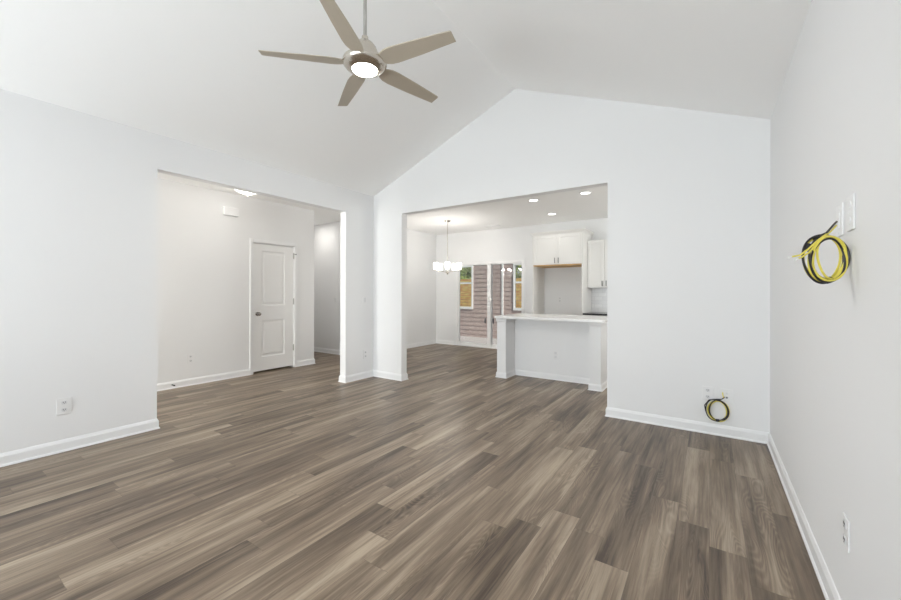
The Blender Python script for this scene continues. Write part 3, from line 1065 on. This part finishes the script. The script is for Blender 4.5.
# coil hanging off the right wall
V0 = Vector((0.275, 1.840, 0))
V1 = Vector((0.398, 1.930, 0))
ux = (V1 - V0).normalized()
un = Vector((ux.y, -ux.x, 0))
ctr = (V0 + V1) / 2
coil('cable_coil', 'large yellow and black cable coil hanging beside the wall plates on the right wall', (ctr.x, ctr.y, 1.378), ux, (0, 0, 1), un, 0.075, 0.09,
     {'black': [(0.080, 0.086, -0.001, -0.001, 0.000, 0.2), (0.073, 0.082, 0.006, -0.001, 0.008, 1.3), (0.058, 0.078, 0.016, 0.002, -0.004, 2.2), (0.062, 0.074, 0.006, -0.004, 0.010, 3.5)],
      'yellow': [(0.074, 0.083, 0.000, -0.001, -0.006, 0.6), (0.068, 0.080, 0.002, -0.003, 0.005, 1.9), (0.060, 0.076, 0.013, 0.003, 0.004, 2.9), (0.064, 0.078, 0.008, -0.001, 0.013, 4.1),
                 (0.052, 0.074, 0.018, 0.003, 0.008, 0.1), (0.070, 0.078, 0.004, 0.002, -0.010, 5.1)]},
     5,
     [('black', [(-0.02, 0.080, 0), (0.010, 0.092, -0.002), (0.030, 0.108, -0.008), (0.052, 0.124, -0.016), (0.072, 0.137, -0.024)], 0.0036),
      ('yellow', [(-0.015, 0.076, 0.002), (0.014, 0.088, 0.0), (0.034, 0.102, -0.006), (0.060, 0.121, -0.014)], 0.0028),
      ('yellow', [(0.0, 0.086, 0.008), (-0.035, 0.064, 0.012), (-0.075, 0.030, 0.014), (-0.105, 0.010, 0.016), (-0.136, 0.004, 0.016)], 0.0030),
      ('yellow', [(-0.03, 0.064, 0.010), (-0.07, 0.020, 0.014), (-0.100, 0.002, 0.015), (-0.112, -0.002, 0.015)], 0.0030),
      ('paleend', [(-0.136, 0.004, 0.016), (-0.149, 0.000, 0.016)], 0.0033),
      ('paleend', [(-0.112, -0.002, 0.015), (-0.124, -0.008, 0.015)], 0.0033)],
     [(math.radians(150), 0.066, 0.076, 0.15, 0.0125), (math.radians(116), 0.068, 0.080, 0.09, 0.010), (math.radians(284), 0.066, 0.080, 0.13, 0.0115)], 0.0036)

# small coil against the back wall
coil('cable_coil', 'small yellow and black cable coil on the back wall just above the baseboard', (0.052, D - 0.018, 0.224), (1, 0, 0), (0, 0, 1), (0, -1, 0), 0.08, 0.1,
     {'black': [(0.078, 0.094, -0.008, 0.0, 0.004, 0.3), (0.066, 0.088, 0.008, 0.002, 0.010, 1.7), (0.072, 0.090, 0.010, -0.002, 0.0, 3.0)],
      'yellow': [(0.062, 0.084, 0.006, -0.004, 0.006, 0.9), (0.078, 0.092, 0.008, -0.007, -0.004, 2.4), (0.070, 0.088, 0.002, -0.003, 0.001, 4.4)]},
     9,
     [('black', [(-0.085, -0.02, 0.004), (-0.094, 0.03, 0.006), (-0.06, 0.085, 0.010), (0.0, 0.100, 0.013), (0.030, 0.104, 0.014), (0.046, 0.118, 0.014), (0.052, 0.128, 0.013)], 0.0042),
      ('yellow', [(0.046, 0.118, 0.014), (0.040, 0.140, 0.012), (0.038, 0.165, 0.008)], 0.0038)],
     [(math.radians(84), 0.068, 0.090, 0.22, 0.0105), (math.radians(272), 0.070, 0.090, 0.20, 0.012)], 0.0044)

# ------------------------------------------------------------------ outdoors, beyond the patio door
struct(MB().box(-14, FY + T, -0.50, 4, 12.3, -0.32).build('ground_patio', M['concrete']))
gr = struct(MB().box(-40, 12.3, -0.6, 25, 60, -0.33).box(-40, -20, -0.8, 30, 12.3, -0.51).build('ground', M['grass'], fix=False))

NY = 12.0
w1 = (-7.98, -7.12, 0.715, 2.265)          # openings x0, x1, z0, z1
w2 = (-5.53, -4.90, 0.715, 2.265)


def siding_wall():
    mb = MB()
    x_l, x_r, zt, zb = -12.0, 1.0, 3.4, -0.06
    ex = 0.155
    z = zb - 0.31
    while z < zt:
        z2 = min(z + ex, zt)
        segs = [(x_l, x_r)]
        for w in (w1, w2):
            if z2 > w[2] + 0.01 and z < w[3] - 0.01:
                new = []
                for a, b_ in segs:
                    if a < w[0] < b_:
                        new += [(a, w[0]), (w[1], b_)]
                    else:
                        new.append((a, b_))
                segs = new
        for a, b_ in segs:
            mb.prism([(NY - 0.020, z), (NY + 0.10, z), (NY + 0.10, z2), (NY - 0.004, z2)],
                     lambda p, q, a=a: (a, p, q), lambda p, q, b_=b_: (b_, p, q))
        z = z2
    return mb


pav = thing('neighbouring_building', 'pinkish grey lap sided building with white windows beyond the patio door', 'building', (-6, NY, -0.06))
sw_ = siding_wall().build('siding_wall', M['siding'], parent=pav, fix=False)
sw_.location = (6, -NY, 0.06)
for (a, b_, c, d) in (w1, w2):
    f = MB()
    t = 0.055
    f.box(a, -0.05, c - 0.03, b_, 0.06, c + t).box(a, -0.05, d - t, b_, 0.06, d).box(a, -0.05, c + t, a + t, 0.06, d - t).box(b_ - t, -0.05, c + t, b_, 0.06, d - t)
    mz = c + (d - c) * 0.59
    f.box(a + t, -0.035, mz - 0.03, b_ - t, 0.05, mz + 0.03)
    wo = f.build('window', M['vinyl'], parent=pav, fix=False)
    wo.location = (6, 0, 0.06)
    MB().box(a + t, 0.0, c + t, b_ - t, 0.006, d - t).build('pane', M['glass'], parent=wo)
tb = MB().box(-5.965, -0.045, -0.37, -5.905, 0.02, 3.4).build('corner_board', M['vinyl'], parent=pav)
tb.location = (6, 0, 0.06)

fe = thing('wooden_fence', 'sunlit orange brown wooden fence seen through the far windows', 'fence', (-10, 19, -0.33))
fb = MB()
for i in range(14):
    fb.box(-16, 0, 0.04 + i * 0.17, 16, 0.02, 0.04 + i * 0.17 + 0.16)
fb.build('board_panel', M['fence'], parent=fe, fix=False)
for i in range(11):
    MB().box(-16 + i * 3.2, 0.02, 0, -15.9 + i * 3.2, 0.12, 2.4).build('post', M['fence'], parent=fe)


def tree(label, x, y, h, rad, seed, nl=1500):
    t = thing('tree', label, 'tree', (x, y, -0.33), 0, 'trees behind the fence')
    rng = random.Random(seed)
    tr = MB().tube([(0, 0, 0), (0.05, 0, h * 0.3), (0, 0.05, h * 0.6), (0.02, 0, h * 0.85)], 0.1, 10, radii=[0.14, 0.11, 0.07, 0.03])
    for i in range(7):
        a = rng.uniform(0, 2 * PI)
        z0 = h * rng.uniform(0.35, 0.7)
        tr.tube([(0, 0, z0), (math.cos(a) * rad * 0.4, math.sin(a) * rad * 0.4, z0 + h * 0.1), (math.cos(a) * rad * 0.75, math.sin(a) * rad * 0.75, z0 + h * 0.16)], 0.03, 6, radii=[0.05, 0.03, 0.012])
    tr.build('trunk', M['bark'], parent=t, fix=False)
    lf = MB()
    for i in range(nl):
        u, v, w = rng.gauss(0, 1), rng.gauss(0, 1), rng.gauss(0, 1)
        n = math.sqrt(u * u + v * v + w * w)
        s = rng.uniform(0.45, 1.0)
        c = Vector((u / n * rad * s, v / n * rad * s, h * 0.62 + w / n * h * 0.42 * s))
        a = Vector((rng.gauss(0, 1), rng.gauss(0, 1), rng.gauss(0, 1))).normalized()
        b_ = a.orthogonal().normalized()
        q = rng.uniform(0.08, 0.17)
        lf.add([c - a * q, c - b_ * q * 0.5, c + a * q, c + b_ * q * 0.5], [(0, 1, 2, 3)])
    lf.build('foliage', M['leaf'], parent=t, fix=False)
    return t


tree('leafy green tree behind the fence, framed by the left far window', -13.8, 22.4, 6.2, 2.3, 3, 4500)
tree('green tree behind the fence at the right far window', -9.8, 23.5, 5.6, 1.6, 8, 2200)
